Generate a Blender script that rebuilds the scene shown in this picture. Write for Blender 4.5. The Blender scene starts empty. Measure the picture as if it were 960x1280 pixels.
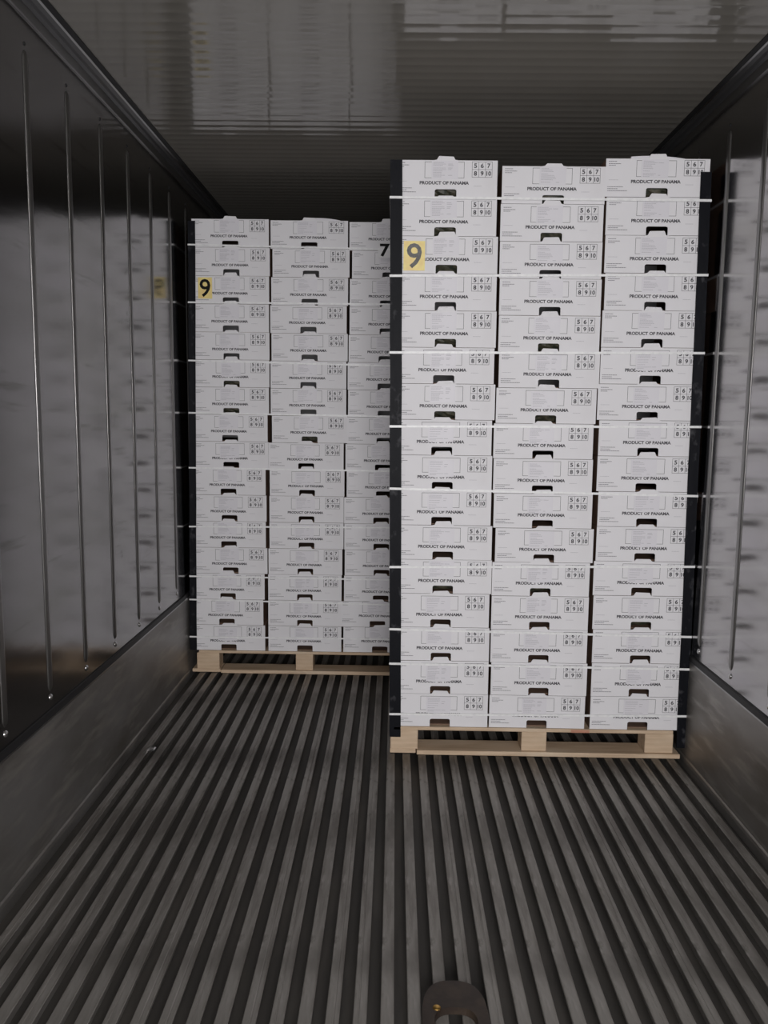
import bpy, bmesh, math, random
from mathutils import Matrix, Vector
random.seed(11)
C = bpy.context.scene.collection
SC = bpy.context.scene

# ------------------------------------------------------------------ camera
F_PX, PITCH, YAW, ROLL, CAM_H = 1002.7, 0.1212, -0.01305, 0.0114, 1.3828
def make_camera():
    cd = bpy.data.cameras.new('camera'); co = bpy.data.objects.new('camera', cd); C.objects.link(co)
    cd.sensor_fit = 'HORIZONTAL'; cd.sensor_width = 36.0; cd.lens = F_PX / 960.0 * 36.0
    cd.clip_start = 0.02
    def w(r, f, u):                       # camera-yaw frame -> world
        c, s = math.cos(YAW), math.sin(YAW)
        return Vector((c*r + s*f, -s*r + c*f, u))
    R = w(1, 0, 0); Fw = w(0, math.cos(PITCH), -math.sin(PITCH)); U = w(0, math.sin(PITCH), math.cos(PITCH))
    c, s = math.cos(ROLL), math.sin(ROLL)
    X = c*R + s*U; Y = -s*R + c*U; Z = -Fw
    M = Matrix.Identity(4)
    for i in range(3):
        M[i][0] = X[i]; M[i][1] = Y[i]; M[i][2] = Z[i]
    M[2][3] = CAM_H
    co.matrix_world = M
    SC.camera = co
make_camera()

# ------------------------------------------------------------------ light
W = bpy.data.worlds.new('world'); SC.world = W; W.use_nodes = True
W.node_tree.nodes['Background'].inputs[0].default_value = (0.75, 0.85, 1.0, 1)
W.node_tree.nodes['Background'].inputs[1].default_value = 0.10
def area(name, loc, rot, sx, sy, power, col):
    l = bpy.data.lights.new(name, 'AREA'); l.shape = 'RECTANGLE'; l.size = sx; l.size_y = sy
    l.energy = power; l.color = col
    o = bpy.data.objects.new(name, l); C.objects.link(o); o.location = loc; o.rotation_euler = rot
    return o
# daylight of the loading dock coming in through the open rear doors, low behind the camera
area('dock_light', (0.25, -1.75, 1.5), (math.radians(90), 0, 0), 1.4, 1.1, 126, (1.0, 0.985, 0.99))
SC.view_settings.view_transform = 'Standard'; SC.view_settings.look = 'None'
SC.view_settings.gamma = 1; SC.view_settings.use_curve_mapping = False
SC.view_settings.exposure = 0.0

# ------------------------------------------------------------------ dimensions
XL, XR = -1.09, 1.20
Y0, Y1 = -1.6, 8.0
HC = 2.5644
D1, D2 = 3.154, 4.148
KICK = 0.417

# ------------------------------------------------------------------ materials
def mat(name, col, rough=0.5, metal=0.0, noise=None, bump=None, spec=0.5, aniso=None):
    """noise = (scale vector, colour 2, low, high, detail); bump = (scale vector, strength, distance)"""
    m = bpy.data.materials.new(name); m.use_nodes = True
    nt = m.node_tree; b = nt.nodes['Principled BSDF']
    b.inputs['Base Color'].default_value = (*col, 1); b.inputs['Roughness'].default_value = rough
    b.inputs['Metallic'].default_value = metal; b.inputs['Specular IOR Level'].default_value = spec
    tc = nt.nodes.new('ShaderNodeTexCoord')
    def nz(sc, detail=4):
        mp = nt.nodes.new('ShaderNodeMapping'); mp.inputs['Scale'].default_value = sc
        nt.links.new(tc.outputs['Object'], mp.inputs[0])
        n = nt.nodes.new('ShaderNodeTexNoise'); n.inputs['Scale'].default_value = 1; n.inputs['Detail'].default_value = detail
        nt.links.new(mp.outputs[0], n.inputs[0]); return n
    if noise:
        for k, (sc, c2, lo, hi, det) in enumerate(noise):
            n = nz(sc, det); r = nt.nodes.new('ShaderNodeMapRange')
            r.inputs[1].default_value = lo; r.inputs[2].default_value = hi
            nt.links.new(n.outputs[0], r.inputs[0])
            mx = nt.nodes.new('ShaderNodeMix'); mx.data_type = 'RGBA'
            nt.links.new(r.outputs[0], mx.inputs[0])
            if b.inputs['Base Color'].links: nt.links.new(b.inputs['Base Color'].links[0].from_socket, mx.inputs[6])
            else: mx.inputs[6].default_value = (*col, 1)
            mx.inputs[7].default_value = (*c2, 1)
            nt.links.new(mx.outputs[2], b.inputs['Base Color'])
    if bump:
        prev = None
        for sc, st, di in bump:
            n = nz(sc); bp = nt.nodes.new('ShaderNodeBump')
            bp.inputs['Strength'].default_value = st; bp.inputs['Distance'].default_value = di
            nt.links.new(n.outputs[0], bp.inputs['Height'])
            if prev: nt.links.new(prev.outputs[0], bp.inputs['Normal'])
            prev = bp
        nt.links.new(prev.outputs[0], b.inputs['Normal'])
    return m
M = {}
M['wall'] = mat('stainless_wall', (.46, .45, .455), .15, 1.0,
    noise=[((1.2, 1.2, 6), (.38, .37, .36), .45, .75, 5), ((8, 3, 30), (.30, .29, .28), .66, .8, 4)],
    bump=[((1, 2.2, 7), .25, .004), ((3, 5, 40), .08, .001)])
M['wall_darker'] = mat('darker_stainless_wall', (.33, .322, .325), .15, 1.0,  # left wall: steel base colour set darker than the right wall's, plus smudges
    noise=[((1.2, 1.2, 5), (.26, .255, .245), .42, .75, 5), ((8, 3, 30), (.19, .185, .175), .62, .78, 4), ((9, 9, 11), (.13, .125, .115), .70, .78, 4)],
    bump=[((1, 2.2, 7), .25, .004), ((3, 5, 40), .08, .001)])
M['rib'] = mat('stainless_rib', (.30, .295, .29), .36, 1.0)
M['kick'] = mat('scuffed_kick_plate', (.34, .33, .32), .48, .8,
    noise=[((2, 2, 5), (.20, .185, .165), .4, .7, 6), ((5, 4, 24), (.44, .415, .385), .52, .75, 8)],
    bump=[((4, 60, 60), .15, .0006)])
M['ceiling'] = mat('ceiling_panel', (.25, .237, .212), .08, 0.0,
    noise=[((1.2, .8, 1), (.215, .203, .18), .4, .7, 4)], bump=[((.8, 10, 1), .05, .001)], spec=.85)
M['trim'] = mat('aluminium_trim', (.42, .42, .42), .3, 1.0)
M['trim_dark'] = mat('dark_trim', (.07, .07, .072), .3, .4)
M['rubber'] = mat('black_rubber', (.012, .012, .013), .55)
M['bar'] = mat('worn_aluminium_bar', (.30, .285, .265), .5, .55,
    noise=[((40, 3, 10), (.17, .155, .14), .4, .7, 6), ((90, 14, 10), (.36, .34, .32), .55, .8, 5), ((9, 2.5, 4), (.10, .09, .08), .50, .72, 5), ((45, 16, 4), (.10, .09, .08), .60, .80, 6)],
    bump=[((120, 12, 10), .3, .001)])
M['floor'] = mat('dirty_floor_channel', (.062, .057, .052), .6, .2,
    noise=[((14, 3, 4), (.10, .09, .08), .45, .75, 6)])
M['card'] = mat('white_cardboard', (.72, .71, .73), .62, 0.0,
    noise=[((5, 5, 3), (.67, .655, .67), .45, .75, 3)], bump=[((6, 3, 2), .15, .003)], spec=.25)
M['kraft'] = mat('kraft_cardboard', (.22, .14, .10), .8, 0.0, noise=[((12, 12, 12), (.17, .105, .075), .4, .7, 3)], spec=.2)
M['inside'] = mat('kraft_inside', (.12, .08, .055), .85, 0.0, spec=.1)
M['ink'] = mat('dark_print', (.075, .072, .08), .6, spec=.2)
M['faint'] = mat('faint_print', (.47, .46, .49), .6, spec=.2)
M['label'] = mat('label_paper', (.675, .66, .695), .45, spec=.35)
M['strap'] = mat('white_strapping', (.80, .80, .80), .4, noise=[((60, 60, 60), (.70, .70, .71), .4, .7, 3)])
M['board'] = mat('black_corner_board', (.006, .0065, .009), .5, 0,
    noise=[((30, 30, 22), (.05, .05, .055), .60, .75, 6)], bump=[((40, 40, 20), .5, .003)], spec=.10)
M['yellow'] = mat('yellow_sticker', (.82, .68, .24), .4, noise=[((30, 30, 30), (.76, .56, .22), .4, .7, 2)])
M['white'] = mat('white_sticker', (.70, .69, .70), .4)
M['digit'] = mat('glossy_black_digit', (.02, .018, .015), .25)
M['wood'] = mat('pallet_wood', (.58, .44, .31), .7, 0,
    noise=[((4, 40, 60), (.45, .33, .225), .4, .7, 6), ((3, 9, 12), (.64, .52, .39), .5, .75, 4)],
    bump=[((6, 60, 90), .25, .001)], spec=.25)
M['wood_red'] = mat('stained_pallet_wood', (.45, .22, .15), .7, 0, spec=.25)
M['fruit'] = mat('pineapple_skin', (.075, .068, .045), .55, 0, noise=[((60, 60, 60), (.025, .03, .02), .4, .65, 4)])
M['leather'] = mat('brown_leather', (.022, .014, .010), .5, 0, noise=[((30, 30, 30), (.04, .027, .018), .45, .7, 4)],
    bump=[((120, 120, 120), .3, .001)])
M['brass'] = mat('brass', (.65, .40, .12), .3, 1.0)
M['digit_matt'] = mat('matt_black_digit', (.012, .012, .012), .7, spec=.1)
M['steel'] = mat('bright_steel', (.7, .7, .7), .25, 1.0)

# ------------------------------------------------------------------ mesh helpers
class MB:
    def __init__(s): s.v = []; s.f = []; s.m = []
    def box(s, x0, x1, y0, y1, z0, z1, mi=0):
        n = len(s.v)
        s.v += [(x, y, z) for z in (z0, z1) for y in (y0, y1) for x in (x0, x1)]
        for q in ((0,2,3,1),(4,5,7,6),(0,1,5,4),(1,3,7,5),(3,2,6,7),(2,0,4,6)):
            s.f.append(tuple(n+i for i in q)); s.m.append(mi)
        return s
    def prism(s, pts, axis, a, b, mi=0):
        """closed 2D outline extruded along axis ('x': pts=(y,z); 'y': pts=(x,z); 'z': pts=(x,y))"""
        def P(p, t): return {'x': (t, p[0], p[1]), 'y': (p[0], t, p[1]), 'z': (p[0], p[1], t)}[axis]
        n = len(s.v); k = len(pts)
        s.v += [P(p, a) for p in pts] + [P(p, b) for p in pts]
        s.f.append(tuple(n+i for i in range(k))); s.m.append(mi)
        s.f.append(tuple(n+k+i for i in reversed(range(k)))); s.m.append(mi)
        for i in range(k):
            j = (i+1) % k
            s.f.append((n+i, n+k+i, n+k+j, n+j)); s.m.append(mi)
        return s
    def quad(s, a, b, c, d, mi=0):
        n = len(s.v); s.v += [a, b, c, d]; s.f.append((n, n+1, n+2, n+3)); s.m.append(mi); return s
    def mesh(s, name, mats, smooth=False):
        me = bpy.data.meshes.new(name); me.from_pydata(s.v, [], s.f)
        for m in mats: me.materials.append(m)
        for p, mi in zip(me.polygons, s.m): p.material_index = mi; p.use_smooth = smooth
        bm = bmesh.new(); bm.from_mesh(me); bmesh.ops.recalc_face_normals(bm, faces=bm.faces); bm.to_mesh(me); bm.free()
        return me
def link(name, me, parent=None, loc=(0,0,0), rot=(0,0,0)):
    o = bpy.data.objects.new(name, me); C.objects.link(o); o.location = loc; o.rotation_euler = rot
    if parent: o.parent = parent
    return o
def thing(name, label, cat, loc=(0,0,0), group=None, me=None, rot=(0,0,0)):
    o = link(name, me, None, loc, rot); o['label'] = label; o['category'] = cat
    if group: o['group'] = group
    return o
def struct(name, me, label=None):
    o = link(name, me); o['kind'] = 'structure'
    if label: o['label'] = label
    return o
def bevel(o, w, seg=2):
    md = o.modifiers.new('bevel', 'BEVEL'); md.width = w; md.segments = seg; md.limit_method = 'ANGLE'
    return o

# ------------------------------------------------------------------ the container shell
wl = struct('wall_left', MB().box(XL-.08, XL, Y0, Y1, KICK, HC+.03).mesh('wall_left', [M['wall_darker']]), 'ribbed stainless steel side wall, left')
wr = struct('wall_right', MB().box(XR, XR+.08, Y0, Y1, KICK, HC+.03).mesh('wall_right', [M['wall']]), 'ribbed stainless steel side wall, right')
wb = struct('wall_front', MB().box(XL-.08, XR+.08, Y1, Y1+.08, -.06, HC+.03).mesh('wall_front', [M['kick']]), 'end wall of the container')

# ceiling panel with fine crosswise ridges
def ceiling_mesh():
    mb = MB(); prof = []
    y = Y0; p = .0585
    while y < 6.5:
        j = random.uniform(-.3, .3) * .001
        prof += [(y, HC + j*.35), (y+p*.30, HC+.0002+j*.35), (y+p*.62, HC+.0001), (y+p*.78, HC-.0004), (y+p*.88, HC-.0004)]
        y += p
    prof.append((Y1, HC))
    n = 0
    for (yy, z) in prof:
        mb.v += [(XL-.05, yy, z), (XR+.05, yy, z)]
    for i in range(len(prof)-1):
        a = 2*i; mb.f.append((a, a+1, a+3, a+2)); mb.m.append(0)
    k = len(mb.v); mb.v += [(XL-.05, Y0, HC+.08), (XR+.05, Y0, HC+.08), (XR+.05, Y1, HC+.08), (XL-.05, Y1, HC+.08)]
    mb.f.append((k, k+1, k+2, k+3)); mb.m.append(0)
    me = bpy.data.meshes.new('ceiling'); me.from_pydata(mb.v, [], mb.f); me.materials.append(M['ceiling'])
    for q in me.polygons: q.use_smooth = True
    return me
struct('ceiling', ceiling_mesh(), 'grey ceiling panel with fine crosswise ridges')

# wall ribs, screws, kick plates, seals
def rib_mesh():
    """half round bead with rounded ends, runs in z, bulges along +x"""
    mb = MB(); n = 8; W_, H_ = .015, .006; rows = []
    zs = [(0, .0), (.008, .75), (.02, 1), (1.905, 1), (1.917, .75), (1.925, .0)]
    for z, s in zs:
        r = []
        for i in range(n+1):
            a = math.pi*i/n
            r.append(len(mb.v)); mb.v.append((H_*math.sin(a)*s, -math.cos(a)*W_*max(s, .3), z))
        rows.append(r)
    for a, b in zip(rows, rows[1:]):
        for i in range(n): mb.f.append((a[i], a[i+1], b[i+1], b[i])); mb.m.append(0)
    return mb.mesh('rib', [M['rib']], True)
def dome_mesh(r, h, m, name):
    mb = MB(); n = 10; rings = []
    for k, (rr, hh) in enumerate([(1, 0), (.85, .6), (.5, .92)]):
        rings.append([len(mb.v)+i for i in range(n)])
        mb.v += [(h*hh, r*rr*math.cos(2*math.pi*i/n), r*rr*math.sin(2*math.pi*i/n)) for i in range(n)]
    mb.v.append((h, 0, 0)); t = len(mb.v)-1
    for a, b in zip(rings, rings[1:]):
        for i in range(n): mb.f.append((a[i], a[(i+1)%n], b[(i+1)%n], b[i])); mb.m.append(0)
    for i in range(n): mb.f.append((rings[-1][i], rings[-1][(i+1)%n], t)); mb.m.append(0)
    return mb.mesh(name, [m], True)
RIB = rib_mesh(); BOLT = dome_mesh(.011, .006, M['steel'], 'bolt'); SCREW = dome_mesh(.006, .003, M['rubber'], 'screw')
for wall, x, rz, yph in ((wl, XL, 0, 2.157), (wr, XR, math.pi, 2.178)):
    k = -15
    while True:
        y = yph + .2985*k; k += 1
        if y < Y0+.1: continue
        if y > 6.9: break
        link('rib', RIB, wall, (x, y, .495), (0, 0, rz))
        link('bolt', BOLT, wall, (x, y, .474), (0, 0, rz))
        link('screw', SCREW, wall, (x, y, 2.437), (0, 0, rz))
for nm, x, s, lb in (('trim_1', XL, 1, 'scuffed metal kick plate along the left wall'), ('trim_2', XR, -1, 'scuffed metal kick plate along the right wall')):
    q = sorted
    xa, xb = q((x - s*.06, x + s*.004))
    o = struct(nm, MB().box(xa, xb, Y0, Y1, -.045, KICK-.004).mesh(nm, [M['kick']]), lb)
    xa, xb = q((x, x + s*.007))
    link('rubber_seal', MB().box(xa, xb, Y0, Y1, KICK-.004, KICK+.018).mesh('rubber_seal', [M['rubber']]), o)
    xa, xb = q((x + s*.004, x + s*.007))
    link('edge_strip', MB().box(xa, xb, Y0, Y1, KICK-.010, KICK-.004).mesh('edge_strip', [M['trim']]), o)
    # foot of the kick plate
    link('floor_angle', MB().prism([(x+s*.004, .016), (x+s*.004, -.03), (x+s*.010, -.03), (x+s*.010, -.001), (x+s*.008, .010)], 'y', Y0, Y1).mesh('floor_angle', [M['kick']]), o)
for nm, x, s, lb in (('trim_3', XL, 1, 'metal cove trim along the top of the left wall'), ('trim_4', XR, -1, 'metal cove trim along the top of the right wall')):
    P = lambda pts: [(x + s*a, b) for a, b in pts]
    o = struct(nm, MB().prism(P([(-.01, 2.512), (.007, 2.512), (.012, 2.54), (-.01, 2.60)]), 'y', Y0, Y1).mesh(nm, [M['trim']]), lb)
    link('cove_face', MB().prism(P([(.012, 2.538), (.020, 2.546), (.030, 2.549), (.052, 2.5615), (.052, 2.60), (.0, 2.60)]), 'y', Y0, Y1).mesh('cove_face', [M['trim_dark']]), o)
    link('bright_edge', MB().prism(P([(.044, 2.553), (.050, 2.556), (.050, 2.562), (.044, 2.562)]), 'y', Y0, Y1).mesh('bright_edge', [M['trim']]), o)
    link('rubber_seal', MB().prism(P([(.050, 2.556), (.066, 2.5605), (.066, 2.60), (.050, 2.60)]), 'y', Y0, Y1).mesh('rubber_seal', [M['rubber']]), o)

# floor: dark channel with a T bar every 63 mm
fl = struct('floor', MB().box(XL-.08, XR+.08, Y0, Y1, -.10, -.042).mesh('floor', [M['floor']]), 'grooved metal container floor')
def bar_mesh(g):
    top = {0: [(-.0145, 0), (.0145, 0)], 1: [(-.0145, 0), (-.006, 0), (-.005, -.0016), (-.002, -.0016), (-.001, 0), (.0145, 0)],
           2: [(-.0145, 0), (.001, 0), (.0025, -.0012), (.0045, -.0012), (.0055, 0), (.0145, 0)]}[g]
    return MB().prism([(-.016, -.0015)] + top + [(.016, -.0015), (.016, -.006), (.003, -.009), (.003, -.043), (-.003, -.043), (-.003, -.009), (-.016, -.006)],
                      'y', Y0, Y1).mesh('floor_bar', [M['bar']])
BARS = [bar_mesh(g) for g in (0, 1, 2, 0)]
k = -16
while True:
    x = -.0649 + .0633*k; k += 1
    if x > XR-.03: break
    if x < XL+.03: continue
    link('floor_bar', random.choice(BARS), fl, (x, 0, 0))

# ------------------------------------------------------------------ flat lettering
def text_mesh(body, size, bold=0.0, sx=1.0):
    cu = bpy.data.curves.new('t', 'FONT'); cu.body = body; cu.size = size; cu.offset = bold
    cu.align_x = 'CENTER'; cu.align_y = 'CENTER'; cu.resolution_u = 3
    o = bpy.data.objects.new('t', cu); C.objects.link(o)
    dg = bpy.context.evaluated_depsgraph_get(); dg.update()
    me = bpy.data.meshes.new_from_object(o.evaluated_get(dg))
    C.objects.unlink(o); bpy.data.objects.remove(o); bpy.data.curves.remove(cu)
    vs = [v.co.copy() for v in me.vertices]; fs = [tuple(p.vertices) for p in me.polygons]
    bpy.data.meshes.remove(me)
    x0, x1 = min(v.x for v in vs), max(v.x for v in vs); y0, y1 = min(v.y for v in vs), max(v.y for v in vs)
    cx, cy = (x0+x1)/2, (y0+y1)/2
    return [((v.x-cx)*sx, v.y-cy) for v in vs], fs, (x1-x0)*sx, y1-y0
def add_text(mb, body, cx, cz, w, h, y, bold, mi=0):
    vs, fs, ww, hh = text_mesh(body, 1.0, bold)
    n = len(mb.v)
    mb.v += [(cx + a*w/ww, y, cz + b*h/hh) for a, b in vs]
    for f in fs: mb.f.append(tuple(n+i for i in f)); mb.m.append(mi)
def stroke(mb, x0, x1, z0, z1, y, mi=0): mb.quad((x0, y, z0), (x1, y, z0), (x1, y, z1), (x0, y, z1), mi)
def flat_mesh(mb, name, mats):
    """printed layer: keep every face looking at -y"""
    me = bpy.data.meshes.new(name); me.from_pydata(mb.v, [], mb.f)
    for m in mats: me.materials.append(m)
    for p, mi in zip(me.polygons, mb.m): p.material_index = mi
    me.update()
    for p in me.polygons:
        if p.normal.y > 0: p.flip()
    return me

# ------------------------------------------------------------------ cartons
BW, BH, BD = .388, .137, .585       # width, height, depth;  origin: bottom centre of the front face
HX = BW/2
def front_outline(tab, lean=0.0):
    nh, nw = .0325, .041
    tw, tb = .0285, .0345
    o = [(-HX, .0006), (-nw, .0006), (-nw, nh-.006), (-nw+.002, nh-.002), (-nw+.007, nh), (nw-.007, nh), (nw-.002, nh-.002), (nw, nh-.006), (nw, .0006), (HX, .0006),
         (HX, BH-.0010), (tb+.012, BH-.0010), (tb, BH+.001), (tw, BH+tab-.001), (tw-.003, BH+tab+lean), (-tw+.003, BH+tab-lean), (-tw, BH+tab-.002), (-tb, BH+.001), (-tb-.012, BH-.0010), (-HX, BH-.0010)]
    return o
def body_mesh(tab, lean):
    t = .0035; mb = MB()
    # the tab of the carton below stands in this carton's notch: both lie in one plane
    mb.prism(front_outline(tab, lean), 'y', 0, t)
    mb.box(-HX+.0005, -HX+t, t, BD, .001, BH-.001, 1).box(HX-t, HX-.0005, t, BD, .001, BH-.001, 1)
    mb.box(-HX, HX, BD-t, BD, .001, BH-.001, 0)
    mb.box(-HX+t, HX-t, t, BD-t, BH-.004, BH-.001, 1)
    mb.box(-HX+t, HX-t, .02, BD-t, .001, .004, 1)
    return mb.mesh('carton_body', [M['card'], M['kraft']])
BODIES = [body_mesh(t, l) for t, l in ((.0095, 0), (.011, .0010), (.013, -.0008), (.016, .0006))]
def print_mesh(kind):
    mb = MB(); y = 0
    rnd = random.Random(5+kind)
    tx = -.0055
    add_text(mb, 'PRODUCT OF PANAMA', tx, .0565, .186, .0125, y, .042)
    # frame around the stuck label (only its corners and sides stay visible)
    fx0, fx1, fz0, fz1 = -.080, .069, .0735, .1315; w = .0013
    stroke(mb, fx0, fx0+w, fz0, fz1, y); stroke(mb, fx1-w, fx1, fz0, fz1, y)
    stroke(mb, fx0, fx1, fz0, fz0+w, y); stroke(mb, fx0, fx1, fz1-w, fz1, y)
    # 3 x 2 grid of counts
    gx0, gx1, gz0, gz1 = .0985, .1735, .0775, .1325; w = .0012
    for i in range(4):
        x = gx0 + (gx1-gx0)*i/3; stroke(mb, x-w/2, x+w/2, gz0, gz1, y)
    for i in range(3):
        z = gz0 + (gz1-gz0)*i/2; stroke(mb, gx0-w/2, gx1+w/2, z-w/2, z+w/2, y)
    for i, s in enumerate(('5', '6', '7', '8', '9', '10')):
        cx = gx0 + (gx1-gx0)*(i % 3 + .5)/3; cz = gz1 - (gz1-gz0)*(i//3 + .5)/2
        add_text(mb, s, cx, cz, .0115 if len(s) == 1 else .0180, .0165, y, .032)
    # tiny small print, too small to read
    def lines(x, zs, ls, h, mi):
        for z, l in zip(zs, ls):
            a = x
            while a < x+l:
                b = a + rnd.uniform(.003, .008)
                stroke(mb, a, min(b, x+l), z-h/2, z+h/2, y, mi); a = b + .0009
    lines(-HX+.010, (.1275, .1195, .1135), (.030, .045, .026), .0022, 1)
    lines(-HX+.008, (.0375, .0305, .0235), (.058, .038, .074), .0022, 1)
    lines(-HX+.012, (.062,), (.035,), .0016, 2); lines(.105, (.046,), (.03,), .0016, 2)
    return flat_mesh(mb, 'print', [M['ink'], INK2, M['faint']])
INK2 = mat('small_print', (.20, .195, .21), .6, spec=.2)
PRINTS = [print_mesh(i) for i in range(2)]
def label_mesh(kind):
    rnd = random.Random(50+kind); mb = MB()
    hw, hh = .050, .0335
    # thin sheet, lower edge a little uneven
    mb.prism([(-hw, -hh), (-.01, -hh-.001*kind), (hw, -hh+.001), (hw, hh), (-hw, hh-.0015)], 'y', -.0008, 0)
    me = mb.mesh('shipping_label', [M['label']])
    t = MB(); y = 0
    z = hh-.008; 
    while z > -hh+.004:
        a = -hw+.006; e = a + rnd.uniform(.02, .05)
        while a < e:
            b = a + rnd.uniform(.003, .007); stroke(t, a, b, z-.001, z+.001, y); a = b+.001
        if rnd.random() < .4:
            a = .012; e = a + rnd.uniform(.008, .02); stroke(t, a, e, z-.001, z+.001, y)
        z -= rnd.choice((.0052, .0052, .009))
    return me, flat_mesh(t, 'label_print', [M['faint']])
LABELS = [label_mesh(i) for i in range(4)]
DROP_COVER = {0: 0.0, 1: .0075, 2: .0135}
ORD = ['topmost', 'second from the top', 'third from the top', 'fourth from the top', 'fifth from the top', 'sixth from the top', 'seventh from the top',
       'eighth from the top', 'ninth from the top', 'tenth from the top', 'eleventh from the top', 'twelfth from the top', 'thirteenth from the top',
       'fourteenth from the top', 'second from the bottom', 'bottom one']
NEAR = [[(0.172,2.251),(0.173,2.105),(0.181,1.961),(0.18,1.816),(0.183,1.673),(0.179,1.53),(0.186,1.389),(0.177,1.252),(0.182,1.117),(0.182,0.978),(0.189,0.839),(0.192,0.703),(0.186,0.57),(0.19,0.431),(0.19,0.296),(0.191,0.165)],
 [(0.578,2.233),(0.576,2.09),(0.577,1.949),(0.58,1.807),(0.581,1.665),(0.586,1.523),(0.579,1.386),(0.573,1.248),(0.576,1.114),(0.581,0.975),(0.591,0.835),(0.582,0.699),(0.583,0.559),(0.584,0.43),(0.589,0.292),(0.586,0.161)],
 [(0.966,2.261),(0.974,2.11),(0.975,1.961),(0.981,1.821),(0.976,1.679),(0.977,1.534),(0.972,1.39),(0.982,1.253),(0.982,1.115),(0.991,0.979),(0.991,0.842),(0.986,0.709),(0.99,0.563),(0.994,0.426),(0.995,0.295),(0.996,0.159)]]
REAR = [[(-0.847,2.261),(-0.843,2.118),(-0.847,1.978),(-0.849,1.831),(-0.847,1.688),(-0.848,1.549),(-0.851,1.408),(-0.859,1.271),(-0.855,1.133),(-0.871,0.993),(-0.867,0.857),(-0.872,0.716),(-0.864,0.582),(-0.88,0.445),(-0.888,0.307),(-0.879,0.173)],
 [(-0.45,2.257),(-0.441,2.106),(-0.448,1.965),(-0.454,1.821),(-0.448,1.68),(-0.454,1.542),(-0.454,1.409),(-0.448,1.266),(-0.466,1.129),(-0.461,0.992),(-0.464,0.853),(-0.464,0.717),(-0.47,0.58),(-0.473,0.442),(-0.473,0.314),(-0.473,0.179)],
 [(-0.054,2.252),(-0.04,2.104),(-0.051,1.964),(-0.051,1.826),(-0.055,1.678),(-0.059,1.538),(-0.056,1.398),(-0.061,1.267),(-0.068,1.13),(-0.061,0.991),(-0.074,0.858),(-0.072,0.721),(-0.069,0.583),(-0.072,0.448),(-0.088,0.323),(-0.074,0.185)]]
COVER_NEAR = [[0,0,0,0,0,1,0,2,2,1,1,0,1,0,2,1], [0,0,1,0,0,1,1,1,1,1,1,1,0,1,0,1], [0,0,0,0,0,2,1,1,1,1,1,2,1,1,2,1]]
COVER_REAR = [[0,0,0,0,1,2,0,0,2,0,1,0,0,0,0,2], [0,0,0,1,1,0,0,0,1,1,0,1,1,1,1,1], [0,0,0,1,1,0,0,0,0,0,0,0,0,0,0,0]]
LOW_PRINT = {}
BW_T = 0.1925
cartons = {}
def carton(stack, col, row, cx, yf, zb, sz, dz, cover, rz):
    colname = ('left', 'middle', 'right')[col]
    where = 'nearer right-hand stack' if stack == 'near' else 'farther left-hand stack'
    lb = 'white printed carton, %s in the %s column of the %s' % (ORD[row], colname, where)
    if stack == 'near' and (col, row) == (0, 2): lb = 'white carton with yellow number 9 sticker and glare spot in the nearer right-hand stack'
    if stack == 'rear' and (col, row) == (0, 2): lb = 'white carton with yellow number 9 sticker in the farther left-hand stack'
    if stack == 'rear' and (col, row) == (2, 1): lb = 'white carton marked with black 7 in the farther left-hand stack'
    t = thing('carton', lb, 'carton', (cx, yf, zb), 'cartons of the nearer stack' if stack == 'near' else 'cartons of the farther stack')
    t.rotation_euler = (0, 0, rz); t.scale = (1, 1, sz)
    link('carton_body', random.choice(BODIES), t)
    link('print', random.choice(PRINTS), t, (0, -.0006, dz))
    lm, lp = random.choice(LABELS)
    lo = link('shipping_label', lm, t, (-.008 + random.uniform(-.005, .005), -.0008, .1015 + dz*.5 - DROP_COVER[cover] + random.uniform(-.001, .001)), (0, random.uniform(-.02, .02), 0))
    link('label_print', lp, lo, (0, -.0011, 0))
    return t
def stack(kind, data, cover, yf, deck):
    for c in range(3):
        pitch = (data[c][0][1] - .055 - deck)/15
        pitch = max(pitch, .1368)
        for r in range(16):
            i = 15-r
            zb = deck + pitch*i; x, zt = data[c][r]
            dz = max(-.004, min(.004, zt - .0565 - zb))
            cartons[kind, c, r] = carton(kind, c, r, x+.0055, yf + random.uniform(.0003, .003), zb, pitch/BH, dz, cover[c][r], random.uniform(-.004, .004))
NEAR_DECK, REAR_DECK = .117, .123
stack('near', NEAR, COVER_NEAR, D1, NEAR_DECK)
stack('rear', REAR, COVER_REAR, D2, REAR_DECK)

# cartons turned sideways on the back half of each pallet (out of the photograph's sight)
BACKC = MB().box(-.29, .29, 0, .385, .0005, BH-.0005).mesh('carton_body', [M['card']])
for kind, x0, x1, yf, deck in (('nearer', -.005, 1.18, D1, NEAR_DECK), ('farther', -1.06, .14, D2, REAR_DECK)):
    for r in range(16):
        for cx in (x0+.30, x1-.30):
            o = thing('carton', 'white carton turned sideways at the back of the %s stack' % kind, 'carton',
                      (cx, yf+.600, deck + .1385*r), 'sideways cartons at the back of the %s stack' % kind, BACKC)
            o.scale = (1, 1, .1385/BH)

# lids that bulge over two top cartons
def flap(parent, x0, x1, h):
    mb = MB(); n = 10; top = []; 
    pts = [(x0, .0)] + [(x0 + (x1-x0)*i/n, h*math.sin(math.pi*min(1, .25+.75*i/n))**.7 if i < n else 0) for i in range(n+1)]
    mb.prism([(a, BH-.003+b) for a, b in pts], 'y', .006, .30)
    o = link('lid_flap', mb.mesh('lid_flap', [M['label']]), parent); o['label'] = 'greyish lid flap bulging above the top edge'
flap(cartons['near', 2, 0], -.10, .12, .014)
flap(cartons['rear', 1, 0], -.02, .17, .016)

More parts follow.
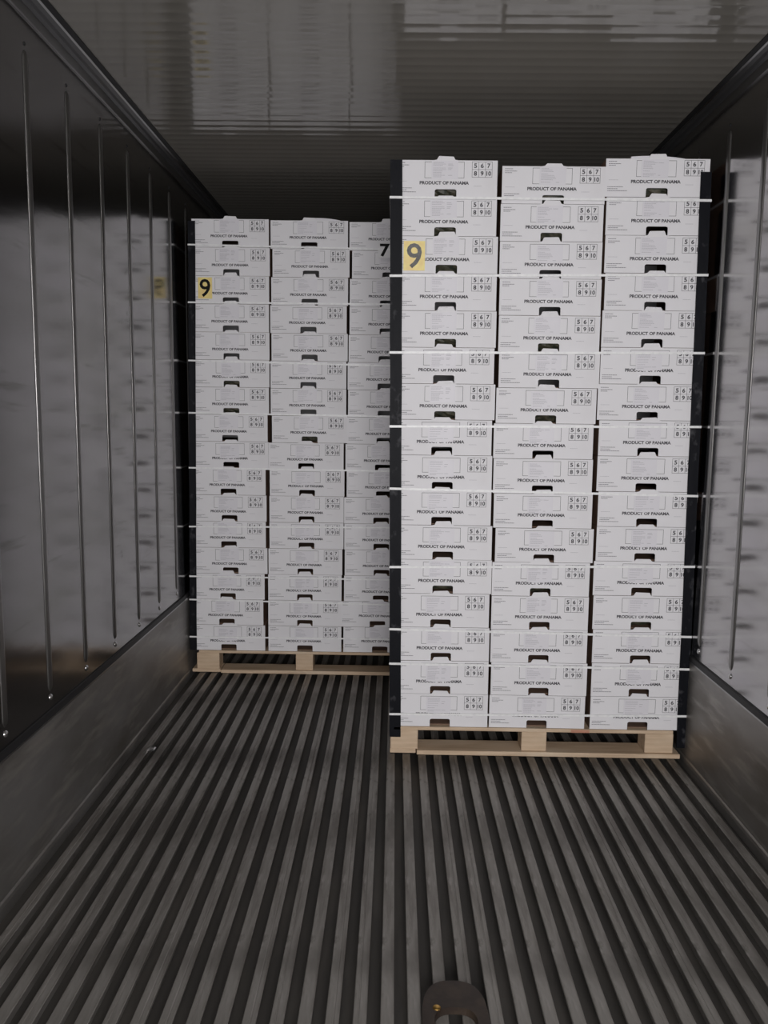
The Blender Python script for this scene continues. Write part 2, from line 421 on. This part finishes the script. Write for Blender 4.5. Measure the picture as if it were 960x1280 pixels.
# number stickers
def sticker(parent, x0, x1, z0, z1, d, m, rot, dh, lb, dm='digit_matt'):
    cx, cz = (x0+x1)/2, (z0+z1)/2
    o = link('number_sticker', MB().box(x0-cx, x1-cx, -.0012, 0, z0-cz, z1-cz).mesh('number_sticker', [m]), parent, (cx, -.0016, cz)); o['label'] = lb
    t = MB(); add_text(t, d, 0, 0, dh*.62, dh, 0, .012)
    link('digit', flat_mesh(t, 'digit', [M[dm]]), o, (0, -.0019, 0), (0, rot, 0))
sticker(cartons['near', 0, 2], -.164, -.083, .010, .118, '9', M['yellow'], .0, .092, 'yellow sticker with shiny black number 9', 'digit')
sticker(cartons['rear', 0, 2], -.165, -.094, .025, .128, '9', M['yellow'], .0, .088, 'yellow sticker with black number 9')
t = MB(); add_text(t, '7', 0, 0, .050, .062, 0, .03)
o = link('number_sticker', MB().box(-.034, .034, -.001, 0, -.036, .036).mesh('number_sticker', [M['white']]), cartons['rear', 2, 1], (-.030, -.0072, .138)); o['label'] = 'white sticker with black number 7'
link('digit', flat_mesh(t, 'digit', [M['digit_matt']]), o, (0, -.0018, 0))

# ------------------------------------------------------------------ pineapples behind some hand holes
def pineapple_mesh():
    mb = MB(); nu, nv = 16, 10; R, L = .046, .085
    rings = []
    for j in range(nv+1):
        a = math.pi*j/nv; ring = []
        for i in range(nu):
            b = 2*math.pi*(i + .5*(j % 2))/nu
            r = R*(math.sin(a)**.75 if 0 < j < nv else .001)*(1 + .10*((i+j) % 2))
            ring.append(len(mb.v)); mb.v.append((-L*math.cos(a), r*math.cos(b), r*math.sin(b)))
        rings.append(ring)
    for p, q in zip(rings, rings[1:]):
        for i in range(nu): mb.f.append((p[i], p[(i+1)%nu], q[(i+1)%nu], q[i])); mb.m.append(0)
    return mb.mesh('pineapple', [M['fruit']])
PINE = pineapple_mesh()
for kind, c, r in [('near',0,0),('near',0,1),('near',0,2),('near',1,0),('near',1,1),('near',2,0),('near',0,4),('near',1,4),('near',0,6),('near',1,6),('near',0,11),('near',1,11),('near',2,12),('rear',0,5),('rear',0,6),('rear',1,7)]:
    b = cartons[kind, c, r]
    o = thing('pineapple', 'pineapple behind the hand hole of carton %s, %s column, %s stack' % (ORD[r], ('left', 'middle', 'right')[c], 'nearer' if kind == 'near' else 'farther'), 'pineapple',
              (b.location.x + random.uniform(-.02, .02), b.location.y + .064, b.location.z + .0525), 'pineapples seen through hand holes', PINE, (random.uniform(0, 6), 0, random.uniform(-.08, .08)))

# ------------------------------------------------------------------ corner boards
def corner_board(xt, xb, zt, zb, w, side, yf):
    """L shaped board; xt/xb outer x at top/bottom, side=+1: leg goes inward to +x"""
    mb = MB(); t = .004; n = 14; d = .05; rings = []
    for i in range(n+1):
        k = i/n; x = xb + (xt-xb)*k + random.uniform(-.001, .001); z = zb + (zt-zb)*k
        P = [(0, -t), (w, -t), (w, -.0008), (t*.6, -.0008), (t*.6, d), (0, d)]
        rings.append([len(mb.v)+j for j in range(6)])
        mb.v += [(x + side*a, yf + b, z) for a, b in P]
    for a, b in zip(rings, rings[1:]):
        for j in range(6): mb.f.append((a[j], a[(j+1)%6], b[(j+1)%6], b[j])); mb.m.append(0)
    mb.f.append(tuple(rings[0])); mb.m.append(0); mb.f.append(tuple(rings[-1])); mb.m.append(0)
    return mb.mesh('corner_board', [M['board']])
def board(lb, *a): 
    thing('corner_board', lb, 'corner board', me=corner_board(*a), group='black corner boards')
board('black corner board up the left front edge of the nearer stack', -.033, -.008, 2.333, .072, .046, 1, D1)
board('black corner board up the right front edge of the nearer stack', 1.172, 1.203, 2.297, .045, .040, -1, D1)
board('black corner board up the left front edge of the farther stack', -1.052, -1.081, 2.333, .124, .036, 1, D2)
board('black corner board up the right front edge of the farther stack', .155, .135, 2.30, .124, .036, -1, D2)

# ------------------------------------------------------------------ strapping bands
def strap(lb, grp, xl, zl, xr, zr, yf, yb, h=.009):
    mb = MB(); y0 = yf-.0058; t = .0012
    for (a, b, c, d) in (((xl, y0), (xr, y0), zl, zr), ((xr, y0), (xr, yb), zr, zr), ((xr, yb), (xl, yb), zr, zl), ((xl, yb), (xl, y0), zl, zl)):
        n = len(mb.v); cx, cy = (xl+xr)/2, (y0+yb)/2
        def inn(p): return (p[0] + (t if p[0] < cx else -t), p[1] + (t if p[1] < cy else -t))
        for p, z in ((a, c), (b, d)):
            q = inn(p)
            mb.v += [(*p, z-h/2), (*p, z+h/2), (*q, z-h/2), (*q, z+h/2)]
        for f in ((0,1,5,4), (2,6,7,3), (1,3,7,5), (0,4,6,2)): mb.f.append(tuple(n+i for i in f)); mb.m.append(0)
    thing('strapping_band', lb, 'strap', me=mb.mesh('strapping_band', [M['strap']]), group=grp)
SORD = ['topmost', 'second from the top', 'third from the top', 'fourth from the top', 'middle', 'fourth from the bottom', 'third from the bottom', 'second from the bottom', 'lowest']
for i, (zl, zr) in enumerate([(2.1963,2.1934),(1.9081,1.9213),(1.6201,1.6296),(1.3361,1.3479),(1.0925,1.0779),(.7785,.7965),(.5245,.5102),(.3815,.3761),(.1692,.1799)]):
    k = (zl-.07)/2.26
    strap('white strap, %s around the nearer right-hand stack' % SORD[i], 'straps around the nearer stack', -.0095-.0255*k, zl, 1.2045-.030*k, zr, D1, D1+.99)
for i, (zl, zr) in enumerate([(2.2171,2.1992),(1.9345,1.9334),(1.6443,1.6251),(1.3792,1.37),(1.0963,1.0903),(.7883,.7975),(.5238,.5186),(.3987,.3834),(.1963,.1989)]):
    k = (zl-.12)/2.2
    strap('white strap, %s around the farther left-hand stack' % SORD[i], 'straps around the farther stack', -1.0825+.029*k, zl, .138+.018*k, zr, D2, D2+.99, .008)

# ------------------------------------------------------------------ pallets
def pallet(lb, x0, x1, yf, deck, blocks, base_from, lip_l, lip_r):
    p = thing('pallet', lb, 'pallet', (x0, yf, 0), 'wooden pallets under the stacks')
    def part(name, a, b, c, d, e, f, m='wood', bw=.002):
        o = link(name, MB().box(0, b-a, 0, d-c, 0, f-e).mesh(name, [M[m]]), p, (a-x0, c-yf, e)); bevel(o, bw, 1); return o
    bt = deck-.0165
    for i in range(7):
        y = yf - .004 + i*(.99-.1)/6
        part('deck_board', x0+.012, x1-.008, y, y+.098, bt+.0015, deck-.0008)
    for (a, b) in blocks:
        for y in (yf+.0, yf+.44, yf+.89):
            part('block', a, b, y, y+.095, .020, bt+.001)
    for y in (yf-.012, yf+.43, yf+.88):
        part('base_board', base_from, x1+lip_r, y, y+.115, .001, .0195)
        part('base_board', x0-lip_l, base_from-.004, y+.010, y+.115, .003, .021)
    return p
pn = pallet('pale wooden pallet with red stained board under the nearer right-hand stack', -.004, 1.155, D1, NEAR_DECK, [(-.004, .108), (.532, .634), (1.035, 1.150)], .104, .002, .022)
o = link('stained_patch', MB().box(0, .075, 0, .03, 0, .012).mesh('stained_patch', [M['wood_red']]), pn, (.735, -.0046, NEAR_DECK-.0145)); o['label'] = 'reddish brown stain on the deck board edge'
pallet('pale wooden pallet under the farther left-hand stack', -1.045, .13, D2, REAR_DECK, [(-1.045, -.925), (-.516, -.424), (.02, .13)], -.915, .025, .0)

# ------------------------------------------------------------------ small things on the floor
def hoop():
    t = thing('leather_strap_loop', 'dark brown leather strap loop lying on the floor at the bottom edge', 'strap', (.155, 1.72, 0))
    # outline of the flat band: outer arch and inner opening
    def arch(hw, top, foot, n=20):
        pts = []
        for i in range(n+1):
            a = math.pi - math.pi*i/n
            c, s = math.cos(a), math.sin(a)
            pts.append((hw*math.copysign(abs(c)**.75, c), foot + (top-foot)*max(0, s)**.65))
        return pts
    outer = arch(.078, .080, -.065); inner = arch(.048, -.010, -.065)
    bm = bmesh.new(); n = len(outer)
    lay = []
    for z, sh in ((.0015, 0), (.014, .0), (.020, .006)):
        a = [bm.verts.new((x*(1-sh*3), y*(1-sh*3), z)) for x, y in outer]; b = [bm.verts.new((x*(1+sh*6), y*(1+sh*3), z)) for x, y in inner]
        lay.append((a, b))
    for (a, b), (c, d) in zip(lay, lay[1:]):
        for i in range(n-1):
            bm.faces.new((a[i], a[i+1], c[i+1], c[i])); bm.faces.new((b[i+1], b[i], d[i], d[i+1]))
        bm.faces.new((a[0], c[0], d[0], b[0])); bm.faces.new((a[-1], b[-1], d[-1], c[-1]))
    for (a, b) in (lay[0], lay[-1]):
        for i in range(n-1): bm.faces.new((a[i], a[i+1], b[i+1], b[i]))
    bmesh.ops.recalc_face_normals(bm, faces=bm.faces)
    me = bpy.data.meshes.new('band'); bm.to_mesh(me); bm.free(); me.materials.append(M['leather'])
    for p in me.polygons: p.use_smooth = False
    link('band', me, t)
    rv = link('rivet', dome_mesh(.0105, .004, M['brass'], 'rivet'), t, (-.042, -.012, .019), (0, -math.pi/2, 0)); rv['label'] = 'brass rivet'
hoop()
thing('metal_clip', 'small bright metal clip on the floor grooves near the left kick plate', 'clip', (-.99, 3.15, .0),
      me=MB().prism([(-.018, 0), (.018, 0), (.018, .005), (.012, .007), (-.014, .006)], 'y', -.012, .012).mesh('metal_clip', [M['steel']]))
